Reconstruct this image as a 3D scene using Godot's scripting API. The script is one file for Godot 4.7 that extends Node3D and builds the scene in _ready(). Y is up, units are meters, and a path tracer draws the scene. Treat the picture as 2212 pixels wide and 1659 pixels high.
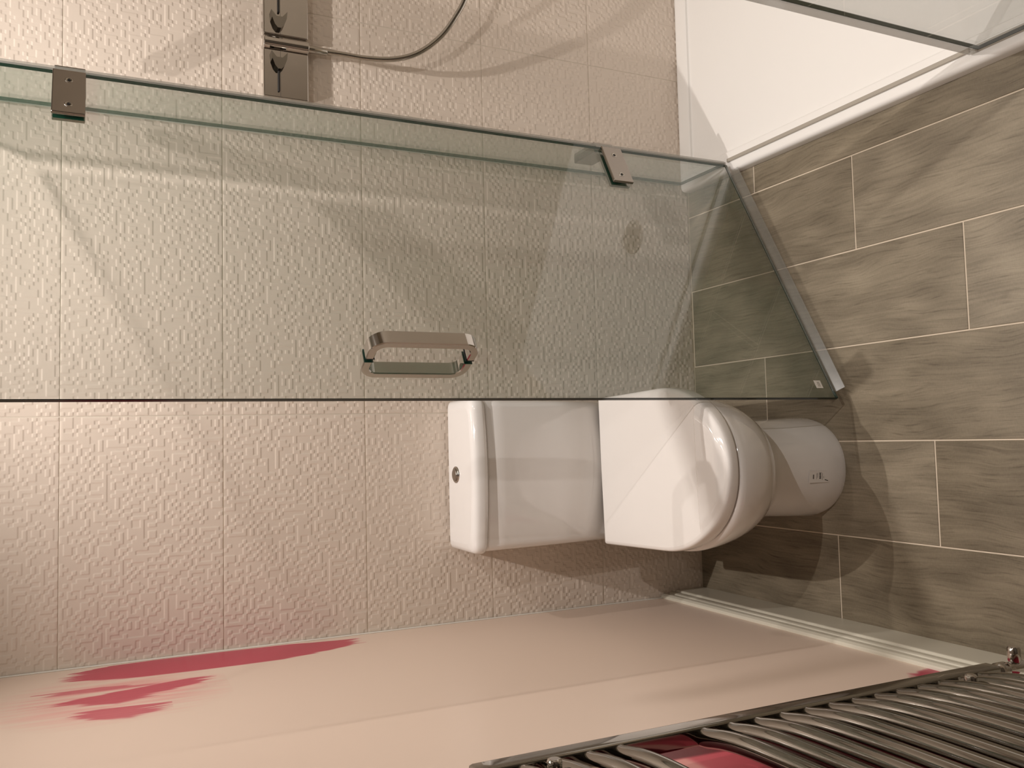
extends Node3D
# A small shower room seen by a camera held on its side: world up is the picture's left.

# ------------------------------------------------------------------ helpers
var names := {}

func numbered(called: String) -> String:
	var n: int = names.get(called, 0)
	names[called] = n + 1
	return called if n == 0 else "%s_%03d" % [called, n]

func obj(called: String, mesh: Mesh, mat: Material, parent: Node = null) -> MeshInstance3D:
	var o := MeshInstance3D.new()
	o.mesh = mesh
	o.material_override = mat
	if parent == null:
		o.name = numbered(called)
		add_child(o)
	else:
		o.name = called
		parent.add_child(o, true)
	return o

func thing(called: String, label: String, category: String, at := Vector3.ZERO, turn := 0.0, group := "") -> Node3D:
	var o := Node3D.new()
	o.name = numbered(called)
	add_child(o)
	o.position = at
	o.rotation.y = turn
	o.set_meta("label", label)
	o.set_meta("category", category)
	if group != "":
		o.set_meta("group", group)
	return o

func tag(o: Node, label: String, category: String) -> void:
	o.set_meta("label", label)
	o.set_meta("category", category)

func structure(o: Node, label: String, category: String) -> void:
	o.set_meta("kind", "structure")
	tag(o, label, category)

func mat(color: Color, rough := 0.5, metal := 0.0) -> StandardMaterial3D:
	var m := StandardMaterial3D.new()
	m.albedo_color = color
	m.roughness = rough
	m.metallic = metal
	return m

# quad wound so that Godot's front face looks along the outward side (clockwise from outside)
func quad(st: SurfaceTool, a: Vector3, b: Vector3, c: Vector3, d: Vector3) -> void:
	for v in [a, b, c, a, c, d]:
		st.add_vertex(v)

func begin(smooth := true) -> SurfaceTool:
	var st := SurfaceTool.new()
	st.begin(Mesh.PRIMITIVE_TRIANGLES)
	st.set_smooth_group(0 if smooth else -1)
	return st

func done(st: SurfaceTool) -> ArrayMesh:
	st.index()
	st.generate_normals()
	return st.commit()

# box with rounded edges, centred on c, written into arrays with exact normals
func rbox_into(st: SurfaceTool, c: Vector3, size: Vector3, r: float, seg := 2) -> void:
	var h := size * 0.5
	r = min(r, min(h.x, min(h.y, h.z)) * 0.98)
	var axes := [[Vector3.RIGHT, Vector3.UP, Vector3.BACK], [Vector3.UP, Vector3.BACK, Vector3.RIGHT], [Vector3.BACK, Vector3.RIGHT, Vector3.UP]]
	for ax in axes:
		var n: Vector3 = ax[0]
		var u: Vector3 = ax[1]
		var v: Vector3 = ax[2]
		for s in [1.0, -1.0]:
			var hu: float = absf(u.dot(h))
			var hv: float = absf(v.dot(h))
			var us := []
			var vs := []
			for i in seg + 1:
				us.append(-hu + r * (1.0 - cos(PI / 4 * i / seg) / cos(PI / 4) * 0.0) * i / seg)
				vs.append(-hv + r * i / seg)
			for i in seg + 1:
				us.append(hu - r + r * i / seg)
				vs.append(hv - r + r * i / seg)
			for i in us.size() - 1:
				for j in vs.size() - 1:
					var ps := []
					for k in [[i, j], [i + 1, j], [i + 1, j + 1], [i, j + 1]]:
						var p: Vector3 = n * s * absf(n.dot(h)) + u * us[k[0]] + v * vs[k[1]]
						var inner := p.clamp(-h + Vector3.ONE * r, h - Vector3.ONE * r)
						var nn: Vector3 = (p - inner).normalized()
						ps.append([c + inner + nn * r, nn])
					var order := [0, 2, 1, 0, 3, 2] if s > 0 else [0, 1, 2, 0, 2, 3]
					for k in order:
						st.set_normal(ps[k][1])
						st.add_vertex(ps[k][0])

func rbox(size: Vector3, r := 0.002, seg := 2, c := Vector3.ZERO) -> ArrayMesh:
	var st := SurfaceTool.new()
	st.begin(Mesh.PRIMITIVE_TRIANGLES)
	rbox_into(st, c, size, r, seg)
	st.index()
	return st.commit()

# plain box between two corners (one mesh, sharp edges)
func box(lo: Vector3, hi: Vector3, r := 0.0) -> ArrayMesh:
	return rbox(hi - lo, r if r > 0.0 else 0.0005, 1, (lo + hi) * 0.5)

# loops: array of PackedVector3Array of the same length, closed; caps as fans
func loft(loops: Array, cap_a := true, cap_b := true, closed := true, flip := false) -> ArrayMesh:
	var st := begin()
	var n: int = loops[0].size()
	var m: int = n if closed else n - 1
	for i in loops.size() - 1:
		for j in m:
			var a: Vector3 = loops[i][j]
			var b: Vector3 = loops[i][(j + 1) % n]
			var c: Vector3 = loops[i + 1][(j + 1) % n]
			var d: Vector3 = loops[i + 1][j]
			if flip:
				quad(st, a, d, c, b)
			else:
				quad(st, a, b, c, d)
	for side in [0, 1]:
		if (side == 0 and not cap_a) or (side == 1 and not cap_b):
			continue
		st.set_smooth_group(1 + side)
		var l: PackedVector3Array = loops[0] if side == 0 else loops[-1]
		var mid := Vector3.ZERO
		for v in l:
			mid += v
		mid /= n
		for j in n:
			var tri := [mid, l[j], l[(j + 1) % n]]
			if (side == 0) == flip:
				tri = [mid, l[(j + 1) % n], l[j]]
			for v in tri:
				st.add_vertex(v)
	return done(st)

func tube(pts: PackedVector3Array, r: float, sides := 16, caps := true) -> ArrayMesh:
	var loops := []
	var t0 := (pts[1] - pts[0]).normalized()
	var up := Vector3.UP if absf(t0.y) < 0.9 else Vector3.RIGHT
	var nrm := t0.cross(up).normalized()
	for i in pts.size():
		var t := (pts[min(i + 1, pts.size() - 1)] - pts[max(i - 1, 0)]).normalized()
		nrm = (nrm - t * nrm.dot(t)).normalized()
		var bn := t.cross(nrm)
		var l := PackedVector3Array()
		for k in sides:
			var a := TAU * k / sides
			l.append(pts[i] + (nrm * cos(a) + bn * sin(a)) * r)
		loops.append(l)
	return loft(loops, caps, caps)

# profile of (radius, height) turned about +y
func lathe(prof: Array, sides := 32) -> ArrayMesh:
	var loops := []
	for p in prof:
		var l := PackedVector3Array()
		for k in sides:
			var a := TAU * k / sides
			l.append(Vector3(cos(a) * p[0], p[1], sin(a) * p[0]))
		loops.append(l)
	return loft(loops, true, true, true, false)

# closed outline in the x-y plane swept along z
func extrude(outline: Array, z0: float, z1: float) -> ArrayMesh:
	var st := begin(false)
	var n := outline.size()
	for i in n:
		var a: Vector2 = outline[i]
		var b: Vector2 = outline[(i + 1) % n]
		quad(st, Vector3(a.x, a.y, z1), Vector3(a.x, a.y, z0), Vector3(b.x, b.y, z0), Vector3(b.x, b.y, z1))
	var tri := Geometry2D.triangulate_polygon(PackedVector2Array(outline))
	for k in range(0, tri.size(), 3):
		for e in [[z1, [0, 1, 2]], [z0, [2, 1, 0]]]:
			for q in e[1]:
				var p: Vector2 = outline[tri[k + q]]
				st.add_vertex(Vector3(p.x, p.y, e[0]))
	return done(st)

func spline(pts: Array, steps := 12) -> PackedVector3Array:
	var out := PackedVector3Array()
	for i in pts.size() - 1:
		var p0: Vector3 = pts[max(i - 1, 0)]
		var p1: Vector3 = pts[i]
		var p2: Vector3 = pts[i + 1]
		var p3: Vector3 = pts[min(i + 2, pts.size() - 1)]
		for k in steps:
			out.append(p1.cubic_interpolate(p2, p0, p3, float(k) / steps))
	out.append(pts[-1])
	return out

# ------------------------------------------------------------------ the room's sizes (metres)
const TILE_H := 0.33333
const CEIL := 2.40
const ROOM_X := 2.10
const ROOM_Z := 2.70
const PANEL_X := 1.204
const HINGE := Vector3(1.195, 0.0, 0.225)
const TRAY_Y := 0.030

var M := {}

func _ready() -> void:
	setup_camera()
	setup_environment()
	setup_lights()
	make_materials()
	build_floor()
	build_walls()
	build_tray()
	build_toilet()
	build_screens()
	build_door()
	build_radiator()
	build_mixer()

# ------------------------------------------------------------------ camera, environment, lamps
func setup_camera() -> void:
	var right := Vector3(-0.02406223, -0.9032148, 0.42851374)
	var down := Vector3(-0.99775354, -0.00510952, -0.0667964)
	var ahead := Vector3(0.062521, -0.42915838, -0.90106282)
	var c := Camera3D.new()
	c.name = "camera"
	c.keep_aspect = Camera3D.KEEP_HEIGHT
	c.fov = 47.4506
	c.near = 0.02
	c.far = 50.0
	c.transform = Transform3D(Basis(right, -down, -ahead).orthonormalized(), Vector3(0.46074, 1.59532, 2.09420))
	add_child(c)
	c.current = true

func setup_environment() -> void:
	var e := Environment.new()
	e.background_mode = Environment.BG_COLOR
	e.background_color = Color.BLACK
	e.tonemap_mode = Environment.TONE_MAPPER_LINEAR
	e.tonemap_exposure = 1.0
	e.sdfgi_enabled = true
	e.ssao_enabled = true
	e.ssil_enabled = true
	var w := WorldEnvironment.new()
	w.name = "environment"
	w.environment = e
	add_child(w)

const LAMP_COLOR := Color(1.0, 0.975, 0.955)

func setup_lights() -> void:
	var ring := mat(Color(0.86, 0.86, 0.84), 0.3, 0.0)
	var lens := mat(Color(1, 0.95, 0.88), 0.4)
	lens.emission_enabled = true
	lens.emission = LAMP_COLOR
	lens.emission_energy_multiplier = 6.0
	var ring_mesh := lathe([[0.030, 0.004], [0.030, -0.002], [0.036, -0.004], [0.042, -0.002], [0.044, 0.004]], 24)
	var lens_mesh := lathe([[0.0295, 0.003], [0.0295, 0.0]], 12)
	var spots := [
		[Vector3(0.69, CEIL, 0.526), "white ceiling downlight above the toilet", 1.82],
		[Vector3(1.36, CEIL, 0.50), "white ceiling downlight above the shower mixer", 1.60],
		[Vector3(1.40, CEIL, 1.75), "white ceiling downlight above the floor in front of the shower tray", 2.15],
		[Vector3(0.78, CEIL, 1.08), "dimmer white ceiling downlight between toilet and towel radiator", 0.24],
	]
	for s in spots:
		var t := thing("downlight", s[1], "downlight", s[0], 0.0, "ceiling downlights")
		obj("ring", ring_mesh, ring, t)
		obj("lens", lens_mesh, lens, t)
		var l := SpotLight3D.new()
		l.name = "lamp_light"
		l.light_color = LAMP_COLOR
		l.light_energy = s[2]
		l.light_size = 0.010
		l.spot_range = 8.0
		l.spot_attenuation = 2.0
		l.spot_angle = 64.0
		l.spot_angle_attenuation = 1.0
		l.shadow_enabled = true
		t.add_child(l)
		l.position = Vector3(0, -0.012, 0)
		l.rotation_degrees = Vector3(-90, 0, 0)

# ------------------------------------------------------------------ materials
func make_materials() -> void:
	M.tile = mat(Color(0.84, 0.785, 0.73), 0.19)
	M.grout = mat(Color(0.82, 0.78, 0.72), 0.8)
	M.floor_grout = mat(Color(0.78, 0.72, 0.64), 0.85)
	M.ceramic = mat(Color(0.90, 0.885, 0.87), 0.07)
	M.ceramic.clearcoat_enabled = true
	M.ceramic.clearcoat = 0.5
	M.ceramic.clearcoat_roughness = 0.03
	M.seat = mat(Color(0.905, 0.885, 0.865), 0.10)
	M.acrylic = mat(Color(0.90, 0.885, 0.865), 0.22)
	M.chrome = mat(Color(0.77, 0.75, 0.73), 0.06, 1.0)
	M.brushed = mat(Color(0.62, 0.59, 0.56), 0.22, 1.0)
	M.steel = mat(Color(0.72, 0.70, 0.67), 0.14, 1.0)
	M.rail_chrome = mat(Color(0.60, 0.585, 0.56), 0.07, 1.0)
	M.black = mat(Color(0.02, 0.02, 0.02), 0.5)
	M.white_paint = mat(Color(0.90, 0.885, 0.85), 0.35)
	M.skirting = mat(Color(0.79, 0.765, 0.70), 0.35)
	M.aluminium = mat(Color(0.67, 0.64, 0.595), 0.28, 0.2)
	var g := mat(Color(0.05, 0.43, 0.33, 0.115), 0.0)
	g.transparency = BaseMaterial3D.TRANSPARENCY_ALPHA
	M.glass = g
	M.glass_edge = mat(Color(0.07, 0.13, 0.11), 0.10)
	var s := mat(Color(0.58, 0.58, 0.55, 0.16), 0.2)
	s.transparency = BaseMaterial3D.TRANSPARENCY_ALPHA
	M.seal = s
	M.silicone = mat(Color(0.70, 0.70, 0.66), 0.35)
	M.paper = mat(Color(0.90, 0.88, 0.85), 0.5)
	M.ink = mat(Color(0.10, 0.08, 0.07), 0.6)
	M.ink_grey = mat(Color(0.42, 0.40, 0.38), 0.6)
	M.planks = []
	for k in 5:
		M.planks.append(plank_material(k))
	M.art = art_material()

# wood-look porcelain: long grain along v, a few cathedral swirls, fine cross scratches
func plank_material(k: int) -> StandardMaterial3D:
	var w := 256
	var h := 1024
	var im := Image.create(w, h, false, Image.FORMAT_RGB8)
	var bend := FastNoiseLite.new()
	bend.seed = 40 + k * 7
	bend.frequency = 0.0045
	bend.fractal_octaves = 3
	var grain := FastNoiseLite.new()
	grain.seed = 90 + k * 13
	grain.frequency = 0.11
	grain.fractal_octaves = 4
	var pore := FastNoiseLite.new()
	pore.seed = 130 + k * 5
	pore.frequency = 0.16
	pore.fractal_octaves = 2
	var vein := FastNoiseLite.new()
	vein.seed = 250 + k * 9
	vein.frequency = 0.028
	vein.fractal_octaves = 2
	var weave := FastNoiseLite.new()
	weave.seed = 170 + k
	weave.frequency = 0.33
	var patch := FastNoiseLite.new()
	patch.seed = 210 + k * 3
	patch.frequency = 0.007
	patch.fractal_octaves = 2
	var tone: float = [0.0, 0.032, -0.050, 0.018, -0.024][k]
	var light := Color(0.560 + tone, 0.515 + tone, 0.440 + tone)
	var dark := Color(0.372 + tone, 0.335 + tone, 0.278 + tone)
	for y in h:
		for x in w:
			var b := bend.get_noise_2d(x * 1.0, y * 0.42) * 26.0
			var g := grain.get_noise_2d(x + b, y * 0.030)
			var f := pore.get_noise_2d(x + b * 1.05, y * 0.055)
			var p := patch.get_noise_2d(x * 1.4, y * 0.6)
			var q := absf(vein.get_noise_2d(x + b * 1.1, y * 0.026))
			var v := 0.37 + 0.22 * g + 0.34 * p + 0.20 * (1.0 - smoothstep(0.0, 0.050, q))
			v += 0.8 * maxf(f - 0.30, 0.0)
			v += 0.13 * weave.get_noise_2d(x * 0.20, y * 1.3) + 0.11 * weave.get_noise_2d(x * 1.5, y * 0.18)
			im.set_pixel(x, y, light.lerp(dark, clampf(v, 0.0, 1.0)))
	im.generate_mipmaps()
	var m := mat(Color.WHITE, 0.42)
	m.albedo_texture = ImageTexture.create_from_image(im)
	m.metallic_specular = 0.4
	return m

func table(t: Array, y: float) -> float:
	# t: [y, value] sorted by falling y
	if y >= t[0][0]:
		return t[0][1]
	for i in t.size() - 1:
		if y <= t[i][0] and y >= t[i + 1][0]:
			var f: float = (t[i][0] - y) / maxf(t[i][0] - t[i + 1][0], 1e-5)
			return lerpf(t[i][1], t[i + 1][1], f)
	return t[-1][1]

# the printed wall panel: cream laminate with brushed crimson strokes
func art_material() -> StandardMaterial3D:
	var w := 2048
	var h := 1820
	var im := Image.create(w, h, false, Image.FORMAT_RGB8)
	var cream := Color(0.878, 0.792, 0.722)
	im.fill(cream)
	var streak := FastNoiseLite.new()
	streak.seed = 5
	streak.frequency = 0.05
	streak.fractal_octaves = 3
	var rag := FastNoiseLite.new()
	rag.seed = 11
	rag.frequency = 0.02
	rag.fractal_octaves = 3
	var crimson := Color(0.725, 0.270, 0.340)
	var pink := Color(0.870, 0.500, 0.500)
	var strokes := [
		# top y, bottom y, back edge z(y), front edge z(y), softness, colour, strength
		[1.665, 1.030, [[1.665, 0.075], [1.648, 0.052], [1.573, 0.020], [1.487, 0.012], [1.313, 0.013], [1.203, 0.018], [1.09, 0.035], [1.03, 0.050]], [[1.665, 0.090], [1.634, 0.117], [1.574, 0.131], [1.506, 0.149], [1.398, 0.154], [1.332, 0.155], [1.228, 0.153], [1.152, 0.135], [1.10, 0.112], [1.03, 0.092]], 0.006, crimson, 1.0],
		[1.705, 1.480, [[1.705, 0.190], [1.586, 0.190], [1.480, 0.212]], [[1.705, 0.205], [1.66, 0.215], [1.586, 0.222], [1.533, 0.222], [1.480, 0.216]], 0.010, crimson, 0.75],
		[1.690, 1.370, [[1.690, 0.280], [1.642, 0.262], [1.575, 0.248], [1.498, 0.222], [1.436, 0.210], [1.370, 0.212]], [[1.690, 0.290], [1.628, 0.295], [1.57, 0.326], [1.513, 0.306], [1.477, 0.283], [1.424, 0.260], [1.370, 0.226]], 0.012, crimson, 0.92],
		[1.665, 1.470, [[1.665, 0.352], [1.576, 0.348], [1.470, 0.365]], [[1.665, 0.366], [1.634, 0.382], [1.577, 0.420], [1.535, 0.428], [1.470, 0.395]], 0.016, crimson, 0.80],
	]
	# pale washes first
	for wash in [[1.77, 1.36, 0.10, 0.45, 0.40], [1.72, 1.40, 0.18, 0.34, 0.35]]:
		paint(im, w, h, wash[1], wash[0], wash[2], wash[3], func(z: float, y: float) -> Array:
			var cy: float = (y - (wash[0] + wash[1]) * 0.5) / ((wash[0] - wash[1]) * 0.5)
			var cz: float = (z - (wash[2] + wash[3]) * 0.5) / ((wash[3] - wash[2]) * 0.5)
			var a: float = clampf(1.25 - cy * cy - cz * cz, 0.0, 1.0)
			a *= clampf(0.55 + 0.9 * streak.get_noise_2d(z * 900.0, y * 60.0), 0.0, 1.0)
			return [pink, a * wash[4]])
	for s in strokes:
		paint(im, w, h, s[1], s[0], 0.0, 0.5, func(z: float, y: float) -> Array:
			var n: float = rag.get_noise_2d(z * 2200.0, y * 240.0)
			var yy: float = y + n * 0.035
			if yy > s[0] or yy < s[1]:
				return [crimson, 0.0]
			var lo: float = table(s[2], yy)
			var hi: float = table(s[3], yy)
			var soft: float = s[4] * (0.6 + 0.8 * absf(n))
			var a: float = smoothstep(lo - soft * 0.3, lo + soft * 0.3, z) * (1.0 - smoothstep(hi - soft, hi + soft, z))
			var tail: float = smoothstep(s[1], s[1] + 0.06, yy) * (1.0 - smoothstep(s[0] - 0.07, s[0], yy))
			var dry: float = clampf(0.5 + 1.6 * streak.get_noise_2d(z * 2600.0, y * 90.0), 0.0, 1.0)
			a *= clampf(tail * 2.4 + (dry - 0.75) * 1.3, 0.0, 1.0) * lerpf(dry, 1.0, clampf(tail * 1.4, 0.0, 1.0)) * s[6]
			return [s[5].lerp(pink, (1.0 - s[6]) * (1.0 - dry)), a])
	# the big bloom that the radiator hangs in front of
	var wine := Color(0.380, 0.075, 0.120)
	paint(im, w, h, 0.0, 1.35, 0.84, 1.95, func(z: float, y: float) -> Array:
		var n: float = rag.get_noise_2d(z * 300.0, y * 500.0)
		var edge: float = 0.955 + 0.10 * pow(absf(y - 0.62), 1.2) + n * 0.03
		if y < 0.32:
			edge = minf(edge, 0.885 + (y - 0.20) * 0.5 + n * 0.05)
		var a: float = smoothstep(edge, edge + 0.02, z) * (1.0 - smoothstep(1.02, 1.12, y)) * (1.0 - smoothstep(1.34, 1.46, z))
		if y > 0.34:
			a *= smoothstep(0.50, 0.62, y)
		var pale: float = smoothstep(0.010, 0.022, z - 1.020 - 0.35 * (0.90 - y) * 0.2) * (1.0 - smoothstep(0.858, 0.866, y)) * smoothstep(0.60, 0.74, y)
		var rim: float = 1.0 - smoothstep(0.012, 0.03, absf(y - 0.852))
		var col := wine.lerp(Color(0.760, 0.300, 0.350), pale)
		col = col.lerp(Color(0.90, 0.70, 0.64), pale * rim * 0.7)
		if y < 0.40:
			col = col.lerp(Color(0.70, 0.22, 0.31), 1.0 - smoothstep(0.30, 0.40, y))
		return [col, a])
	im.generate_mipmaps()
	var m := mat(Color.WHITE, 0.34)
	m.albedo_texture = ImageTexture.create_from_image(im)
	m.metallic_specular = 0.4
	return m

func paint(im: Image, w: int, h: int, y0: float, y1: float, z0: float, z1: float, how: Callable) -> void:
	for j in range(clampi(int((CEIL - y1) / CEIL * h), 0, h - 1), clampi(int((CEIL - y0) / CEIL * h) + 1, 1, h)):
		var y := CEIL - (j + 0.5) / h * CEIL
		for i in range(clampi(int(z0 / ROOM_Z * w), 0, w - 1), clampi(int(z1 / ROOM_Z * w) + 1, 1, w)):
			var r: Array = how.call((i + 0.5) / w * ROOM_Z, y)
			if r[1] > 0.003:
				im.set_pixel(i, j, im.get_pixel(i, j).lerp(r[0], r[1]))

# ------------------------------------------------------------------ floor
func plank_mesh(x0: float, x1: float, z0: float, z1: float, v0: float, flip: bool) -> ArrayMesh:
	# bevelled slab whose top carries the grain; uv spans 0.22 x 0.90 m
	var b := 0.0012
	var st := SurfaceTool.new()
	st.begin(Mesh.PRIMITIVE_TRIANGLES)
	st.set_smooth_group(-1)
	var top := 0.0
	var low := -0.006
	var ring := func(inset: float, y: float) -> Array:
		return [Vector3(x0 + inset, y, z0 + inset), Vector3(x1 - inset, y, z0 + inset), Vector3(x1 - inset, y, z1 - inset), Vector3(x0 + inset, y, z1 - inset)]
	var put := func(p: Vector3) -> void:
		var u := (p.x - x0) / 0.22
		if flip:
			u = 1.0 - u
		var v := v0 + (p.z - z0) / 0.90
		st.set_uv(Vector2(u, 1.0 - v if flip else v))
		st.add_vertex(p)
	var t: Array = ring.call(b, top)
	var e: Array = ring.call(0.0, top - b * 0.8)
	var d: Array = ring.call(0.0, low)
	for k in [0, 1, 2, 0, 2, 3]:
		put.call(t[k])
	for pair in [[t, e], [e, d]]:
		for k in 4:
			var a: Vector3 = pair[0][k]
			var c: Vector3 = pair[0][(k + 1) % 4]
			var f: Vector3 = pair[1][(k + 1) % 4]
			var g: Vector3 = pair[1][k]
			for q in [a, g, f, a, f, c]:
				put.call(q)
	st.generate_normals()
	return st.commit()

func build_floor() -> void:
	var slab := obj("floor", box(Vector3(-0.1, -0.12, -0.1), Vector3(ROOM_X + 0.1, -0.0014, ROOM_Z + 0.1)), M.floor_grout)
	structure(slab, "floor of grey-brown wood-look plank tiles with pale joints", "floor")
	# rows of planks, each with the z of its first cross joint
	var rows := [[1.3273, 0.289, [0, 4, 0, 1]], [1.1045, 0.624, [0, 3, 1, 2]], [0.8817, 0.003, [0, 1, 4, 3]], [0.6589, 0.302, [0, 4, 1, 0]], [0.4361, -0.092, [0, 2, 3, 1]], [0.2133, -0.372, [4, 2, 0, 3]]]
	var gap := 0.0030
	var k := 0
	for r in rows.size():
		var xb: float = rows[r][0]
		var xa: float = maxf(xb - 0.2228, 0.0)
		var z: float = rows[r][1]
		while z > 0.0:
			z -= 0.90
		var piece := 0
		while z < ROOM_Z:
			var za := maxf(z, 0.0)
			var zb := minf(z + 0.90, ROOM_Z)
			if zb - za > 0.02:
				var m := plank_mesh(xa + gap * 0.5, xb - gap * 0.5, za + gap * 0.5, zb - gap * 0.5, (za - z) / 0.90, (k % 2) == 1)
				obj("plank", m, M.planks[rows[r][2][piece % 4]], slab)
				piece += 1
				k += 1
			z += 0.90

# ------------------------------------------------------------------ walls
func relief_tile(cells_x: int, cells_y: int, w: float, h: float, seed_: int) -> ArrayMesh:
	# glazed tile with a random pattern of low square pads
	var rng := RandomNumberGenerator.new()
	rng.seed = seed_
	var pads := []
	for j in cells_y:
		var row := PackedFloat32Array()
		for i in cells_x:
			row.append(1.0 if rng.randf() < 0.5 else 0.0)
		pads.append(row)
	var high := 0.0008
	var us := PackedFloat32Array()
	var vs := PackedFloat32Array()
	var cu := PackedInt32Array()
	var cv := PackedInt32Array()
	for i in cells_x:
		for f in [0.13, 0.26, 0.74, 0.87]:
			us.append((i + f) / cells_x * w)
			cu.append(i)
	for j in cells_y:
		for f in [0.13, 0.26, 0.74, 0.87]:
			vs.append((j + f) / cells_y * h)
			cv.append(j)
	us[0] = 0.0
	us[us.size() - 1] = w
	vs[0] = 0.0
	vs[vs.size() - 1] = h
	var nu := us.size()
	var nv := vs.size()
	var pos := PackedVector3Array()
	var nrm := PackedVector3Array()
	var idx := PackedInt32Array()
	pos.resize(nu * nv)
	nrm.resize(nu * nv)
	for j in nv:
		for i in nu:
			var z: float = pads[cv[j]][cu[i]] * high
			if i == 0 or j == 0 or i == nu - 1 or j == nv - 1:
				z = 0.0
			pos[j * nu + i] = Vector3(us[i], vs[j], z)
	for j in nv:
		for i in nu:
			var a := pos[j * nu + max(i - 1, 0)]
			var b := pos[j * nu + min(i + 1, nu - 1)]
			var c := pos[max(j - 1, 0) * nu + i]
			var d := pos[min(j + 1, nv - 1) * nu + i]
			nrm[j * nu + i] = Vector3(-(b.z - a.z) / (b.x - a.x), -(d.z - c.z) / (d.y - c.y), 1.0).normalized()
	for j in nv - 1:
		for i in nu - 1:
			var q := j * nu + i
			idx.append_array([q, q + nu, q + nu + 1, q, q + nu + 1, q + 1])
	# short sides down into the joint
	var edge := [[Vector3(0, 0, 0), Vector3(w, 0, 0), Vector3.DOWN], [Vector3(w, 0, 0), Vector3(w, h, 0), Vector3.RIGHT], [Vector3(w, h, 0), Vector3(0, h, 0), Vector3.UP], [Vector3(0, h, 0), Vector3(0, 0, 0), Vector3.LEFT]]
	for e in edge:
		var s := pos.size()
		for p in [e[0], e[1], e[1] + Vector3(0, 0, -0.006), e[0] + Vector3(0, 0, -0.006)]:
			pos.append(p)
			nrm.append(e[2])
		idx.append_array([s, s + 1, s + 2, s, s + 2, s + 3])
	var arr := []
	arr.resize(Mesh.ARRAY_MAX)
	arr[Mesh.ARRAY_VERTEX] = pos
	arr[Mesh.ARRAY_NORMAL] = nrm
	arr[Mesh.ARRAY_INDEX] = idx
	var m := ArrayMesh.new()
	m.add_surface_from_arrays(Mesh.PRIMITIVE_TRIANGLES, arr)
	return m

func build_walls() -> void:
	var back := obj("wall_back", box(Vector3(-0.1, -0.1, -0.12), Vector3(ROOM_X + 0.1, CEIL + 0.1, -0.0007)), M.grout)
	structure(back, "back wall of beige relief tiles behind the toilet", "wall")
	var cols := [[0.0, 0.5305], [0.5305, 1.5192], [1.5192, ROOM_X]]
	var meshes := []
	for c in cols.size():
		var w: float = cols[c][1] - cols[c][0] - 0.002
		meshes.append(relief_tile(int(round(w / 0.0084)), 40, w, TILE_H - 0.002, 17 + c * 5))
	for r in 8:
		for c in cols.size():
			var o := obj("tile", meshes[c], M.tile, back)
			o.position = Vector3(cols[c][0] + 0.001, r * TILE_H + 0.001, 0.0)
			if r == 7:
				o.scale.y = (CEIL - 7 * TILE_H) / TILE_H
			elif r % 2 == 1:
				# every other row is laid turned round
				o.rotation.z = PI
				o.position = Vector3(cols[c][1] - 0.001, (r + 1) * TILE_H - 0.001, 0.0)
	# left wall carries the print; its room side is one uv-mapped sheet of the box
	var left := MeshInstance3D.new()
	left.name = "wall_left"
	left.mesh = uv_wall()
	left.material_override = M.art
	add_child(left)
	structure(left, "cream laminate side wall with crimson brush strokes", "wall")
	var plain := mat(Color(0.74, 0.70, 0.64), 0.5)
	var right := obj("wall_right", box(Vector3(ROOM_X, -0.1, -0.1), Vector3(ROOM_X + 0.12, CEIL + 0.1, ROOM_Z + 0.1)), plain)
	structure(right, "beige side wall of the shower", "wall")
	var front := obj("wall_front", box(Vector3(-0.1, -0.1, ROOM_Z), Vector3(ROOM_X + 0.1, CEIL + 0.1, ROOM_Z + 0.12)), mat(Color(0.36, 0.335, 0.30), 0.6))
	structure(front, "plain wall opposite the toilet", "wall")
	var ceiling := obj("ceiling", box(Vector3(-0.1, CEIL + 0.0005, -0.1), Vector3(ROOM_X + 0.1, CEIL + 0.12, ROOM_Z + 0.1)), mat(Color(0.80, 0.79, 0.77), 0.7))
	structure(ceiling, "white flat ceiling with downlights", "ceiling")
	# moulded skirting along the printed wall
	var prof := [Vector2(0.0, 0.0), Vector2(0.018, 0.0), Vector2(0.018, 0.0895), Vector2(0.0172, 0.0925), Vector2(0.0150, 0.0945), Vector2(0.0115, 0.0950), Vector2(0.0112, 0.0985), Vector2(0.0140, 0.1000), Vector2(0.0140, 0.1130), Vector2(0.0125, 0.1175), Vector2(0.0080, 0.1190), Vector2(0.0078, 0.1220), Vector2(0.0110, 0.1235), Vector2(0.0122, 0.1290), Vector2(0.0112, 0.1370), Vector2(0.0075, 0.1440), Vector2(0.0040, 0.1460), Vector2(0.0, 0.1460)]
	var skirt := obj("baseboard_left", extrude(prof, 0.002, ROOM_Z), M.skirting)
	structure(skirt, "white moulded skirting board along the printed wall", "skirting")
	var strip := obj("trim_1", box(Vector3(0.0, 0.146, 0.0014), Vector3(0.0022, CEIL, 0.009), 0.0008), M.white_paint)
	structure(strip, "thin white strip in the corner where tiles meet the printed wall", "trim")

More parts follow.
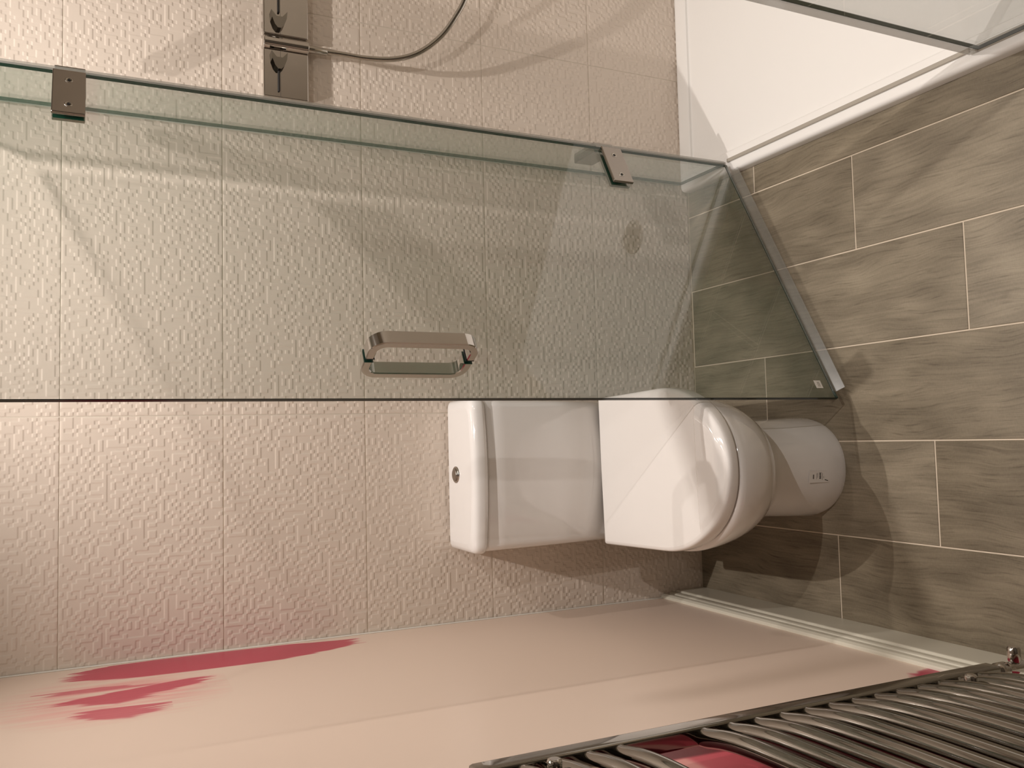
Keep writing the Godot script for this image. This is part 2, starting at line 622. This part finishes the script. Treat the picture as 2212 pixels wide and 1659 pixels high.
func uv_wall() -> ArrayMesh:
	var st := SurfaceTool.new()
	st.begin(Mesh.PRIMITIVE_TRIANGLES)
	st.set_smooth_group(-1)
	var lo := Vector3(-0.12, 0.0, 0.0)
	var hi := Vector3(0.0, CEIL, ROOM_Z)
	var c := func(x: float, y: float, z: float) -> void:
		st.set_uv(Vector2(z / ROOM_Z, 1.0 - y / CEIL))
		st.add_vertex(Vector3(x, y, z))
	# room face
	for q in [[0, hi.z], [0, lo.z], [1, lo.z], [0, hi.z], [1, lo.z], [1, hi.z]]:
		c.call(hi.x, CEIL * q[0], q[1])
	# back face
	for q in [[0, hi.z], [1, lo.z], [0, lo.z], [0, hi.z], [1, hi.z], [1, lo.z]]:
		c.call(lo.x, CEIL * q[0], q[1])
	for y in [0.0, CEIL]:
		var pts := [Vector3(lo.x, y, lo.z), Vector3(hi.x, y, lo.z), Vector3(hi.x, y, hi.z), Vector3(lo.x, y, hi.z)]
		var ord := [0, 1, 2, 0, 2, 3] if y > 0 else [0, 2, 1, 0, 3, 2]
		for k in ord:
			c.call(pts[k].x, pts[k].y, pts[k].z)
	for z in [0.0, ROOM_Z]:
		var pts := [Vector3(lo.x, 0, z), Vector3(hi.x, 0, z), Vector3(hi.x, CEIL, z), Vector3(lo.x, CEIL, z)]
		var ord := [0, 2, 1, 0, 3, 2] if z > 0 else [0, 1, 2, 0, 2, 3]
		for k in ord:
			c.call(pts[k].x, pts[k].y, pts[k].z)
	st.generate_normals()
	return st.commit()

# ------------------------------------------------------------------ shower tray
func build_tray() -> void:
	var t := thing("shower_tray", "low white shower tray on the floor under the glass", "shower tray", Vector3(0, 0, 0))
	# cross sections of rim, step and shallow floor as nested rectangles
	var rect := func(x0: float, x1: float, z0: float, z1: float, y: float) -> PackedVector3Array:
		var l := PackedVector3Array()
		var r := 0.012
		for q in [[x0 + r, z0 + r, PI, 1], [x1 - r, z0 + r, 1.5 * PI, 1], [x1 - r, z1 - r, 0.0, 1], [x0 + r, z1 - r, 0.5 * PI, 1]]:
			for k in 5:
				var a: float = q[2] + PI / 2 * k / 4
				l.append(Vector3(q[0] + cos(a) * r, y, q[1] + sin(a) * r))
		return l
	var x0 := 1.178
	var x1 := ROOM_X - 0.001
	var z0 := 0.0015
	var z1 := 1.30
	var loops := []
	var steps := [[0.0, 0.0], [0.0, 0.018], [0.0012, 0.0235], [0.0042, 0.0280], [0.0085, 0.0298], [0.016, TRAY_Y], [0.054, TRAY_Y], [0.0563, TRAY_Y - 0.0005], [0.0574, TRAY_Y - 0.0022], [0.0580, TRAY_Y - 0.0065], [0.0592, TRAY_Y - 0.0076], [0.064, TRAY_Y - 0.0080], [0.40, TRAY_Y - 0.012]]
	for s in steps:
		loops.append(rect.call(x0 + s[0], x1 - s[0], z0 + s[0], z1 - s[0], s[1]))
	obj("basin", loft(loops, true, true, true, false), M.acrylic, t)
	var d := obj("drain_cover", lathe([[0.056, -0.002], [0.056, 0.003], [0.053, 0.0050], [0.046, 0.0058], [0.001, 0.0062]], 40), M.chrome, t)
	d.position = Vector3(1.566, TRAY_Y - 0.0110, 0.572)
	# threshold under the door opening
	var b := thing("threshold_bar", "slim aluminium threshold bar on the tray edge below the door opening", "threshold bar", Vector3(PANEL_X, TRAY_Y, 0.598))
	obj("bar", rbox(Vector3(0.0100, 0.006, 0.740), 0.0018, 2, Vector3(0.005, 0.0030, -0.004)), M.aluminium, b)

# ------------------------------------------------------------------ toilet
const TX := 0.374

# outline seen from above: straight back, parallel sides, elliptic front
func d_loop(w: float, zb: float, zf: float, curve: float, y: float, rb := 0.02, power := 2.0) -> PackedVector3Array:
	var l := PackedVector3Array()
	var zc := zf - curve
	# back right corner to back left corner, then down the left side and round the front
	for k in 5:
		var a := -PI / 2 * k / 4.0
		l.append(Vector3(w - rb + cos(a) * rb, y, zb + rb + sin(a) * rb))
	for k in 5:
		var a := -PI / 2 - PI / 2 * k / 4.0
		l.append(Vector3(-w + rb + cos(a) * rb, y, zb + rb + sin(a) * rb))
	for k in 4:
		l.append(Vector3(-w, y, lerpf(zb + rb, zc, (k + 1) / 5.0)))
	for k in 41:
		var a := PI * k / 40.0
		var cx := -cos(a)
		var sz := sin(a)
		l.append(Vector3(signf(cx) * pow(absf(cx), 2.0 / power) * w, y, zc + pow(sz, 2.0 / power) * curve))
	for k in 4:
		l.append(Vector3(w, y, lerpf(zc, zb + rb, (k + 1) / 5.0)))
	return l

func build_toilet() -> void:
	var t := thing("toilet", "white close-coupled toilet with closed lid against the tiled wall", "toilet", Vector3(TX, 0, 0))
	# pan: pedestal flaring into the bowl
	var sec := [
		# y, half width, back z, front z, depth of the round front
		[0.000, 0.121, 0.06, 0.562, 0.150], [0.012, 0.1225, 0.06, 0.564, 0.150], [0.060, 0.120, 0.06, 0.560, 0.150], [0.130, 0.117, 0.06, 0.555, 0.150],
		[0.185, 0.117, 0.06, 0.553, 0.150], [0.205, 0.1195, 0.06, 0.557, 0.155], [0.220, 0.125, 0.06, 0.568, 0.160], [0.240, 0.1365, 0.06, 0.592, 0.175],
		[0.262, 0.150, 0.06, 0.616, 0.195], [0.290, 0.162, 0.06, 0.635, 0.215], [0.320, 0.1705, 0.06, 0.647, 0.225], [0.350, 0.176, 0.06, 0.654, 0.230],
		[0.375, 0.179, 0.06, 0.657, 0.233], [0.384, 0.1785, 0.06, 0.6565, 0.233], [0.389, 0.176, 0.06, 0.654, 0.232], [0.391, 0.171, 0.065, 0.649, 0.230]]
	var loops := []
	for s in sec:
		loops.append(d_loop(s[1], s[2], s[3], s[4], s[0], 0.03, 2.15))
	obj("pan", loft(loops, true, true, true, true), M.ceramic, t)
	# label on the pedestal front
	var lab := Node3D.new()
	lab.name = "label_sticker"
	t.add_child(lab)
	lab.position = Vector3(-0.018, 0.080, 0.5577)
	lab.rotation = Vector3(-0.04, -0.10, 0)
	var film := mat(Color(0.895, 0.88, 0.86), 0.15)
	obj("film", rbox(Vector3(0.028, 0.058, 0.0003), 0.0001, 1), film, lab)
	var font := SystemFont.new()
	font.font_names = PackedStringArray(["Droid Sans"])
	font.font_weight = 700
	var tm := TextMesh.new()
	tm.text = "3099"
	tm.font = font
	tm.font_size = 48
	tm.pixel_size = 0.000145
	tm.depth = 0.0004
	var txt := obj("print_number", tm, M.ink, lab)
	txt.position = Vector3(0.002, -0.003, 0.0003)
	txt.rotation.z = PI
	for q in [[0.0, 0.0165, 0.010, 0.0035, 1], [0.001, 0.0070, 0.014, 0.0008, 0], [0.003, 0.0045, 0.011, 0.0008, 0], [0.0, -0.0095, 0.016, 0.0008, 0], [-0.002, -0.0135, 0.004, 0.0008, 0]]:
		var o := obj("print_line", rbox(Vector3(q[2], q[3], 0.0003), 0.0001, 1), M.ink_grey, lab)
		o.position = Vector3(q[0], q[1], 0.0002)
	var smudge := obj("print_mark", rbox(Vector3(0.0018, 0.0100, 0.0003), 0.0001, 1), M.ink, lab)
	smudge.position = Vector3(-0.009, -0.022, 0.0002)
	smudge.rotation.z = -0.25
	# seat ring hidden under the wrap-over lid, leaves the dark gap
	obj("seat", loft([d_loop(0.165, 0.19, 0.640, 0.225, 0.390, 0.03), d_loop(0.168, 0.19, 0.643, 0.226, 0.402, 0.03)], true, true, true, true), M.seat, t)
	# lid, turned a little on its hinges
	var lid := obj("seat_lid", lid_mesh(), M.seat, t)
	lid.position = Vector3(0.0, 0.0, 0.168)
	lid.rotation.y = deg_to_rad(2.0)
	# cistern body, front slightly bowed
	var body := []
	for s in [[0.392, 0.172, 0.158, 0.0], [0.400, 0.178, 0.166, 0.0], [0.55, 0.1800, 0.172, 0.0], [0.700, 0.1815, 0.176, 0.0], [0.745, 0.182, 0.177, 0.0], [0.750, 0.179, 0.174, 0.0]]:
		body.append(tank_loop(s[1], 0.008, s[2], s[0], 0.022, 0.012))
	obj("cistern", loft(body, true, true, true, true), M.ceramic, t)
	var top := []
	for s in [[0.7525, 0.180, 0.176], [0.7530, 0.1840, 0.180], [0.756, 0.1865, 0.1825], [0.762, 0.1875, 0.1835], [0.774, 0.1865, 0.1825], [0.780, 0.1845, 0.1805], [0.7845, 0.1805, 0.1765], [0.7875, 0.174, 0.170], [0.7885, 0.165, 0.161]]:
		top.append(tank_loop(s[1], 0.006 + (0.1875 - s[1]) * 0.5, s[2], s[0], 0.026, 0.012))
	var cl := obj("cistern_lid", loft(top, true, true, true, true), M.ceramic, t)
	var ring := obj("flush_button", lathe([[0.0205, -0.002], [0.0205, 0.0022], [0.0190, 0.0034], [0.0165, 0.0034], [0.0158, 0.0020]], 40), M.steel, cl)
	ring.position = Vector3(0.001, 0.7885, 0.066)
	var cap := obj("flush_plunger", lathe([[0.0152, -0.001], [0.0152, 0.0048], [0.0142, 0.0060], [0.010, 0.0064], [0.001, 0.0066]], 40), M.brushed, cl)
	cap.position = Vector3(0.001, 0.7885, 0.066)

func tank_loop(w: float, zb: float, zf: float, y: float, r: float, bow: float) -> PackedVector3Array:
	var l := PackedVector3Array()
	var zs := zf - bow
	for q in [[w - 0.008, zb + 0.008, 0.0, 0.008], [-w + 0.008, zb + 0.008, -PI / 2, 0.008]]:
		for k in 5:
			var a: float = q[2] - PI / 2 * k / 4.0
			l.append(Vector3(q[0] + cos(a) * q[3], y, q[1] + sin(a) * q[3]))
	for k in 6:
		var a := PI - PI / 2 * k / 5.0
		l.append(Vector3(-w + r + cos(a) * r, y, zs - r + sin(a) * r))
	for k in range(1, 16):
		var x := lerpf(-w + r, w - r, k / 16.0)
		var u := x / (w - r)
		l.append(Vector3(x, y, zs + bow * (1.0 - u * u)))
	for k in 6:
		var a := PI / 2 - PI / 2 * k / 5.0
		l.append(Vector3(w - r + cos(a) * r, y, zs - r + sin(a) * r))
	return l

const CREASE := 0.3985

func lid_mesh() -> ArrayMesh:
	# D outline with its back edge on z = 0; a crescent facet falls away to the front
	var top_y := 0.4365
	var shape := func(inset: float, y: float) -> PackedVector3Array:
		return d_loop(0.1855 - inset, inset, 0.488 - inset, 0.232 - inset * 0.6, y, maxf(0.008 - inset, 0.001), 2.1)
	var crown := func(p: Vector3) -> Vector3:
		var y := top_y - p.x * p.x * 0.06
		if p.z > CREASE:
			var u := clampf((p.z - 0.256) / 0.232, 0.0, 1.0)
			var half := 0.1855 * pow(1.0 - pow(u, 2.1), 1.0 / 2.1) - 0.0095
			var lip := smoothstep(0.0, 0.022, half - absf(p.x)) * smoothstep(0.0, 0.020, 0.4785 - p.z)
			y += 0.0062 * lip * smoothstep(CREASE, CREASE + 0.009, p.z) - maxf(p.z - CREASE - 0.004, 0.0) * 0.17
		return Vector3(p.x, y, p.z)
	var loops := []
	loops.append(shape.call(0.004, 0.3945))
	loops.append(shape.call(0.0008, 0.3960))
	loops.append(shape.call(0.0, 0.3990))
	for s in [[0.0, -0.0125], [0.0006, -0.0070], [0.0022, -0.0034], [0.0050, -0.0012], [0.0095, 0.0]]:
		var l: PackedVector3Array = shape.call(s[0], 0.0)
		for i in l.size():
			var q: Vector3 = crown.call(l[i])
			l[i] = Vector3(q.x, q.y + s[1], q.z)
		loops.append(l)
	var st := begin()
	var n: int = loops[0].size()
	for i in loops.size() - 1:
		for j in n:
			quad(st, loops[i][j], loops[i + 1][j], loops[i + 1][(j + 1) % n], loops[i][(j + 1) % n])
	# top: rows across x between paired outline points, creased where the facet starts
	var rim: PackedVector3Array = loops[-1]
	var pairs := []
	for i in range(5, 10):
		pairs.append([rim[i], rim[9 - i]])
	for i in range(10, 35):
		var l: Vector3 = rim[i]
		var rr: Vector3 = rim[68 - i]
		# extra rows through the foot and the crest of the lip
		for extra in [CREASE, CREASE + 0.003, CREASE + 0.006, CREASE + 0.009]:
			var last: Vector3 = pairs[-1][0]
			if last.z < extra and l.z > extra:
				var f: float = (extra - last.z) / (l.z - last.z)
				pairs.append([last.lerp(l, f), pairs[-1][1].lerp(rr, f)])
		pairs.append([l, rr])
	var across := 40
	for r in pairs.size() - 1:
		st.set_smooth_group(3 if (pairs[r][0].z + pairs[r + 1][0].z) * 0.5 < CREASE else (4 if pairs[r + 1][0].z < CREASE + 0.0092 else 5))
		for k in across:
			var qs := []
			for e in [[r, k], [r, k + 1], [r + 1, k + 1], [r + 1, k]]:
				var l: Vector3 = pairs[e[0]][0]
				var rr: Vector3 = pairs[e[0]][1]
				var p := l.lerp(rr, float(e[1]) / across)
				qs.append(crown.call(p))
			quad(st, qs[0], qs[1], qs[2], qs[3])
	# underside
	st.set_smooth_group(9)
	var under: PackedVector3Array = loops[0]
	for j in n:
		for v in [Vector3(0, 0.3945, 0.2), under[j], under[(j + 1) % n]]:
			st.add_vertex(v)
	return done(st)

# ------------------------------------------------------------------ glass
func pane(parent: Node3D, x0: float, x1: float, y0: float, y1: float, thick := 0.008) -> void:
	# pane in the parent's x-y plane: two faces in one mesh, ground edges as their own part
	var st := begin(false)
	for z in [thick * 0.5, -thick * 0.5]:
		var p := [Vector3(x0, y0, z), Vector3(x1, y0, z), Vector3(x1, y1, z), Vector3(x0, y1, z)]
		if z > 0:
			quad(st, p[0], p[3], p[2], p[1])
		else:
			quad(st, p[0], p[1], p[2], p[3])
	obj("glass_pane", done(st), M.glass, parent)

func edge(parent: Node3D, lo: Vector3, hi: Vector3, m: Material, called := "glass_edge") -> void:
	obj(called, box(lo, hi, 0.0008), m, parent)

func build_screens() -> void:
	var top := 2.012
	# narrow panel from the wall to the hinges; local x runs along world +z
	var a := thing("glass_panel", "narrow fixed glass panel between the tiled wall and the shower door", "glass panel", Vector3(PANEL_X, TRAY_Y, 0.0), -PI / 2)
	pane(a, 0.012, 0.206, 0.004, top - TRAY_Y)
	edge(a, Vector3(0.0100, 0.004, -0.004), Vector3(0.012, top - TRAY_Y, 0.004), M.glass_edge)
	edge(a, Vector3(0.206, 0.004, -0.004), Vector3(0.2075, top - TRAY_Y, 0.004), M.glass_edge)
	edge(a, Vector3(0.0105, top - TRAY_Y, -0.004), Vector3(0.2075, top - TRAY_Y + 0.0015, 0.004), M.glass_edge)
	edge(a, Vector3(0.0105, 0.0005, -0.004), Vector3(0.2075, 0.004, 0.004), M.glass_edge)
	obj("silicone_bead", box(Vector3(0.0015, 0.001, -0.0040), Vector3(0.0060, top - TRAY_Y, 0.0040), 0.0018), M.silicone, a)
	var vs := mat(Color(0.70, 0.69, 0.65, 0.42), 0.2)
	vs.transparency = BaseMaterial3D.TRANSPARENCY_ALPHA
	obj("vertical_seal", box(Vector3(0.2080, 0.004, -0.0060), Vector3(0.2150, top - TRAY_Y, 0.0060), 0.002), vs, a)
	for y in [1.6465, 0.4175]:
		obj("hinge_leaf", rbox(Vector3(0.102, 0.056, 0.026), 0.002, 2, Vector3(0.151, y - TRAY_Y, 0)), M.brushed, a)
		obj("hinge_knuckle", lathe([[0.0058, -0.028], [0.0058, 0.028]], 20), M.steel, a).position = Vector3(0.2085, y - TRAY_Y, 0.0035)
	# panel on the far side of the opening
	var b := thing("glass_panel", "fixed glass panel at the far side of the shower opening", "glass panel", Vector3(PANEL_X, TRAY_Y, 0.0), -PI / 2)
	pane(b, 0.9865, 1.28, 0.008, top - TRAY_Y)
	edge(b, Vector3(0.985, 0.008, -0.004), Vector3(0.9865, top - TRAY_Y, 0.004), M.glass_edge)
	edge(b, Vector3(1.28, 0.008, -0.004), Vector3(1.2815, top - TRAY_Y, 0.004), M.glass_edge)
	edge(b, Vector3(0.985, 0.0062, -0.004), Vector3(1.2815, 0.008, 0.004), M.black)
	obj("vertical_seal", box(Vector3(0.9640, 0.004, -0.0065), Vector3(0.9848, top - TRAY_Y, 0.0065), 0.002), vs, b)
	obj("bottom_channel", rbox(Vector3(0.31, 0.0058, 0.014), 0.0015, 2, Vector3(1.132, 0.0030, -0.002)), M.aluminium, b)

func build_door() -> void:
	var dir := Vector3(-0.87728, 0, 0.47997)
	var t := thing("shower_door", "clear green-tinted glass shower door standing open in front of the tiled wall", "shower door", HINGE, atan2(-dir.z, dir.x))
	# local +x runs from the hinges to the free edge; local z: the sign that looks at the toilet side is found below
	var facing := -1.0   # local -z looks to the camera side
	var bottom := 0.042
	var top := 2.012
	pane(t, 0.0035, 0.7505, bottom, top)
	edge(t, Vector3(0.7505, bottom, -0.004), Vector3(0.752, top, 0.004), M.glass_edge)
	edge(t, Vector3(0.002, bottom, -0.004), Vector3(0.0035, top, 0.004), M.glass_edge)
	edge(t, Vector3(0.002, bottom - 0.0015, -0.004), Vector3(0.752, bottom, 0.004), M.glass_edge)
	edge(t, Vector3(0.002, top, -0.004), Vector3(0.752, top + 0.0015, 0.004), M.glass_edge)
	# clear sweep along the foot of the door
	var sw := Node3D.new()
	sw.name = "bottom_seal"
	t.add_child(sw)
	obj("clip", box(Vector3(0.006, bottom - 0.002, facing * 0.0060 - 0.0008), Vector3(0.736, bottom + 0.008, facing * 0.0060 + 0.0008), 0.0008), M.seal, sw)
	var fin := obj("fin", rbox(Vector3(0.706, 0.0230, 0.0020), 0.0009, 1, Vector3(0.383, -0.0115, 0)), M.seal, sw)
	fin.position = Vector3(0, bottom - 0.002, facing * 0.0055)
	fin.rotation.x = facing * -1.12
	# hinges: clamp on the door, leaf on the fixed panel
	for y in [1.6465, 0.4175]:
		var h := Node3D.new()
		h.name = "hinge"
		t.add_child(h, true)
		h.position = Vector3(0, y, 0)
		obj("clamp_plate", rbox(Vector3(0.119, 0.058, 0.008), 0.0022, 2, Vector3(0.0665, 0, facing * 0.0090)), M.brushed, h)
		obj("clamp_plate", rbox(Vector3(0.117, 0.057, 0.008), 0.0022, 2, Vector3(0.0655, 0, -facing * 0.0090)), M.brushed, h)
		for x in [0.036, 0.103]:
			var sc := obj("screw", lathe([[0.0072, -0.001], [0.0072, 0.0003], [0.0064, 0.0007], [0.0034, 0.0005], [0.0030, -0.0006]], 24), M.steel, h)
			sc.position = Vector3(x, 0, facing * 0.0130)
			sc.rotation.x = facing * PI / 2
			var soc := obj("socket", lathe([[0.0031, 0.0], [0.0031, 0.0004]], 6), M.black, h)
			soc.position = Vector3(x, 0, facing * 0.0134)
			soc.rotation.x = facing * PI / 2
	# pull handles on both faces
	for f in [facing, -facing]:
		var hd := Node3D.new()
		hd.name = "handle"
		t.add_child(hd, true)
		hd.position = Vector3(0.6535, 1.0465, f * 0.004)
		obj("grip", handle_mesh(f), M.chrome, hd)
		for y in [0.0985, -0.0985]:
			obj("gasket", box(Vector3(-0.0145, y - 0.0085, f * 0.0009 - 0.0008), Vector3(0.0145, y + 0.0085, f * 0.0009 + 0.0008), 0.0004), M.black, hd)
	# maker's label low on the glass
	var st := Node3D.new()
	st.name = "glass_label"
	t.add_child(st)
	st.position = Vector3(0.715, 0.083, facing * 0.0043)
	obj("paper", rbox(Vector3(0.021, 0.020, 0.0004), 0.0001, 1), M.paper, st)
	for y in [0.0015, -0.0025]:
		obj("print_line", rbox(Vector3(0.013, 0.0012, 0.0002), 0.0001, 1, Vector3(0, y, facing * 0.0003)), M.ink_grey, st)

# flat bar bent to a D, standing off the glass towards f
func handle_mesh(f: float) -> ArrayMesh:
	var half := 0.1075
	var off := 0.054
	var r := 0.034
	var pts := []
	pts.append(Vector2(0.0022, half))
	for k in 9:
		var a := PI / 2 * k / 8.0
		pts.append(Vector2(off - r + sin(a) * r, half - r + cos(a) * r))
	for k in 9:
		var a := PI / 2 * k / 8.0
		pts.append(Vector2(off - r + cos(a) * r, -half + r - sin(a) * r))
	pts.append(Vector2(0.0022, -half))
	var th := 0.0160
	var wd := 0.0140
	var loops := []
	for i in pts.size():
		var p: Vector2 = pts[i]
		var t: Vector2 = (pts[min(i + 1, pts.size() - 1)] - pts[max(i - 1, 0)]).normalized()
		var nrm := Vector2(t.y, -t.x)
		if i == 0:
			nrm = Vector2(0, -1)
		elif i == pts.size() - 1:
			nrm = Vector2(0, 1)
		else:
			nrm = nrm if nrm.dot(Vector2(0.0, 0.0) - p + Vector2(0.005, 0)) > 0 else -nrm
		var q := p + nrm * th
		var l := PackedVector3Array()
		var b := 0.0018
		for e in [[-wd + b, 0.0], [wd - b, 0.0], [wd, b], [wd, th - b], [wd - b, th], [-wd + b, th], [-wd, th - b], [-wd, b]]:
			var c: Vector2 = p + nrm * e[1]
			l.append(Vector3(e[0], c.y, f * c.x))
		loops.append(l)
	var st := begin(false)
	var n := 8
	for i in loops.size() - 1:
		for j in n:
			st.set_smooth_group(j)
			quad(st, loops[i][j], loops[i][(j + 1) % n], loops[i + 1][(j + 1) % n], loops[i + 1][j])
	return done(st)

# ------------------------------------------------------------------ towel radiator
func build_radiator() -> void:
	var y0 := 0.262
	var t := thing("towel_radiator", "chrome ladder towel radiator on the printed wall near the floor", "towel radiator", Vector3(0.060, y0, 1.110))
	var span := 0.50
	# uprights: tubes of rounded rectangular section
	for k in 2:
		var prof := []
		for q in [[0.0085, 0.0100, 0.0], [-0.0085, 0.0100, PI / 2], [-0.0085, -0.0100, PI], [0.0085, -0.0100, 1.5 * PI]]:
			for i in 6:
				var a: float = q[2] + PI / 2 * i / 5.0
				prof.append(Vector2(q[0] + cos(a) * 0.0045, q[1] + sin(a) * 0.0045))
		var loops := []
		for yy in [[0.0, 0.70], [0.002, 0.92], [0.006, 1.0], [0.02, 1.0], [0.9, 1.0], [0.924, 1.0], [0.928, 0.92], [0.930, 0.7]]:
			var l := PackedVector3Array()
			for p in prof:
				l.append(Vector3(p.x * yy[1], yy[0], p.y * yy[1]))
			loops.append(l)
		var u := obj("upright", loft(loops, true, true), M.rail_chrome, t)
		u.position = Vector3(0, 0, span * k)
	# bars: plug into the uprights' inner sides, swing out a little and run straight
	var path := []
	var zs := [0.0125, 0.024, 0.040, 0.064, 0.100, 0.15, 0.25, 0.35, 0.400, 0.436, 0.460, 0.476, 0.4875]
	var xs := [-0.002, -0.0005, 0.0030, 0.0075, 0.0115, 0.0135, 0.0145, 0.0135, 0.0115, 0.0075, 0.0030, -0.0005, -0.002]
	for i in zs.size():
		path.append(Vector3(xs[i], 0, zs[i]))
	var bar := tube(spline(path, 4), 0.0128, 20)
	var ys := []
	for i in 13:
		ys.append(0.8625 - 0.0455 * i)
	for i in 4:
		ys.append(0.994 + 0.0455 * i)
	for y in ys:
		var o := obj("bar", bar, M.rail_chrome, t)
		o.position = Vector3(0, y - y0, 0)
	# wall brackets and the lockshield valve below
	for p in [[0.385, 0.050], [1.107, 0.050], [0.385, 0.450], [1.107, 0.450]]:
		var br := Node3D.new()
		br.name = "wall_bracket"
		t.add_child(br, true)
		br.position = Vector3(-0.0595, p[0] - y0, p[1])
		var post := obj("post", lathe([[0.013, 0.0], [0.013, 0.004], [0.008, 0.006], [0.008, 0.045], [0.0094, 0.047], [0.0094, 0.080], [0.0082, 0.083], [0.006, 0.084]], 24), M.chrome, br)
		post.rotation.z = -PI / 2
	var v := Node3D.new()
	v.name = "valve"
	t.add_child(v)
	v.position = Vector3(0.0, 0.0, 0.0)
	obj("nut", lathe([[0.011, -0.026], [0.0135, -0.024], [0.0135, -0.006], [0.010, -0.003], [0.010, 0.004]], 24), M.chrome, v)
	obj("valve_body", lathe([[0.009, -0.075], [0.011, -0.070], [0.011, -0.030], [0.009, -0.026]], 24), M.chrome, v)
	var cap := obj("valve_cap", lathe([[0.009, 0.0], [0.0105, 0.003], [0.0105, 0.022], [0.0085, 0.025]], 24), M.chrome, v)
	cap.position = Vector3(0.010, -0.050, 0)
	cap.rotation.z = -PI / 2
	obj("pipe_tail", tube(PackedVector3Array([Vector3(0, -0.075, 0), Vector3(0, -0.2605, 0)]), 0.0075, 16), M.chrome, v)

# ------------------------------------------------------------------ shower mixer, hose, hand shower
func build_mixer() -> void:
	var c := Vector3(1.420, 1.189, 0.0)
	var t := thing("shower_mixer", "square chrome bar shower mixer on the tiled wall", "shower mixer", c)
	obj("body", rbox(Vector3(0.270, 0.104, 0.0150), 0.003, 2, Vector3(0, 0, 0.0090)), M.chrome, t)
	for s in [-1.0, 1.0]:
		var h := obj("control_block", rbox(Vector3(0.1170, 0.106, 0.0130), 0.003, 2, Vector3(s * 0.0768, 0, 0.0200)), M.chrome, t)
		# levers: a flared pad with a slim blade, over the block's joint line
		obj("joint_line", box(Vector3(s * 0.0768 - 0.0575, 0.0135, 0.0260), Vector3(s * 0.0768 + 0.0575, 0.0142, 0.0268)), M.ink, h)
		var flare := [Vector2(0.022, -0.0190), Vector2(0.004, -0.0170), Vector2(-0.012, -0.0110), Vector2(-0.020, -0.0040), Vector2(-0.020, 0.0040), Vector2(-0.012, 0.0110), Vector2(0.004, 0.0170), Vector2(0.022, 0.0190), Vector2(0.008, 0.0070), Vector2(0.008, -0.0070)]
		var lev := obj("lever_pad", extrude(flare, 0.0, 0.015), M.rail_chrome, h)
		lev.position = Vector3(s * 0.050, 0.018, 0.0263)
		obj("lever_blade", rbox(Vector3(0.050, 0.0045, 0.006), 0.001, 1, Vector3(s * 0.096, 0.018, 0.0290)), M.ink, h)
	obj("outlet_column", lathe_upright(0.0165, 0.107), M.chrome, t).position = Vector3(-0.002, -0.0535, 0.0215)
	obj("outlet_nut", lathe([[0.007, -0.046], [0.0085, -0.044], [0.0098, -0.004], [0.0098, 0.0]], 28), M.steel, t).position = Vector3(-0.002, -0.0535, 0.0215)
	# metal hose hanging in a loop and rising to the hand shower
	var pts := [Vector3(1.418, 1.0890, 0.0215), Vector3(1.418, 1.050, 0.024), Vector3(1.414, 0.990, 0.034), Vector3(1.417, 0.925, 0.050), Vector3(1.437, 0.868, 0.064), Vector3(1.480, 0.815, 0.080), Vector3(1.530, 0.780, 0.100), Vector3(1.585, 0.756, 0.120), Vector3(1.665, 0.750, 0.140), Vector3(1.745, 0.790, 0.150), Vector3(1.805, 0.880, 0.140), Vector3(1.830, 1.100, 0.110), Vector3(1.830, 1.350, 0.085), Vector3(1.830, 1.600, 0.080)]
	var hose := obj("shower_hose", ribbed(spline(pts, 40), 0.0072), M.steel)
	tag(hose, "ribbed chrome shower hose looping down from the mixer", "hose")
	var hs := thing("hand_shower", "chrome hand shower in a wall holder at the hose end", "hand shower", Vector3(1.830, 1.60, 0.08))
	obj("handle", lathe([[0.0095, 0.0], [0.012, 0.03], [0.0125, 0.15], [0.011, 0.19]], 24), M.chrome, hs)
	var head := obj("head", lathe([[0.010, -0.02], [0.045, 0.0], [0.050, 0.008], [0.046, 0.014]], 32), M.chrome, hs)
	head.position = Vector3(0, 0.205, 0.02)
	head.rotation.x = 1.1
	obj("holder", rbox(Vector3(0.03, 0.03, 0.078), 0.004, 2, Vector3(0, 0.09, -0.040)), M.chrome, hs)

func lathe_upright(r: float, h: float) -> ArrayMesh:
	return lathe([[r * 0.85, 0.0], [r * 0.99, 0.001], [r, 0.0025], [r, 0.01], [r, h - 0.01], [r, h - 0.0025], [r * 0.99, h - 0.001], [r * 0.85, h]], 36)

func ribbed(pts: PackedVector3Array, r: float) -> ArrayMesh:
	# wound metal hose: radius pulses along its length
	var loops := []
	var t0 := (pts[1] - pts[0]).normalized()
	var nrm := t0.cross(Vector3.RIGHT).normalized()
	for i in pts.size():
		var t := (pts[min(i + 1, pts.size() - 1)] - pts[max(i - 1, 0)]).normalized()
		nrm = (nrm - t * nrm.dot(t)).normalized()
		var bn := t.cross(nrm)
		var l := PackedVector3Array()
		var rr := r * (1.0 if i % 2 == 0 else 0.90)
		for k in 14:
			var a := TAU * k / 14
			l.append(pts[i] + (nrm * cos(a) + bn * sin(a)) * rr)
		loops.append(l)
	return loft(loops, true, true)
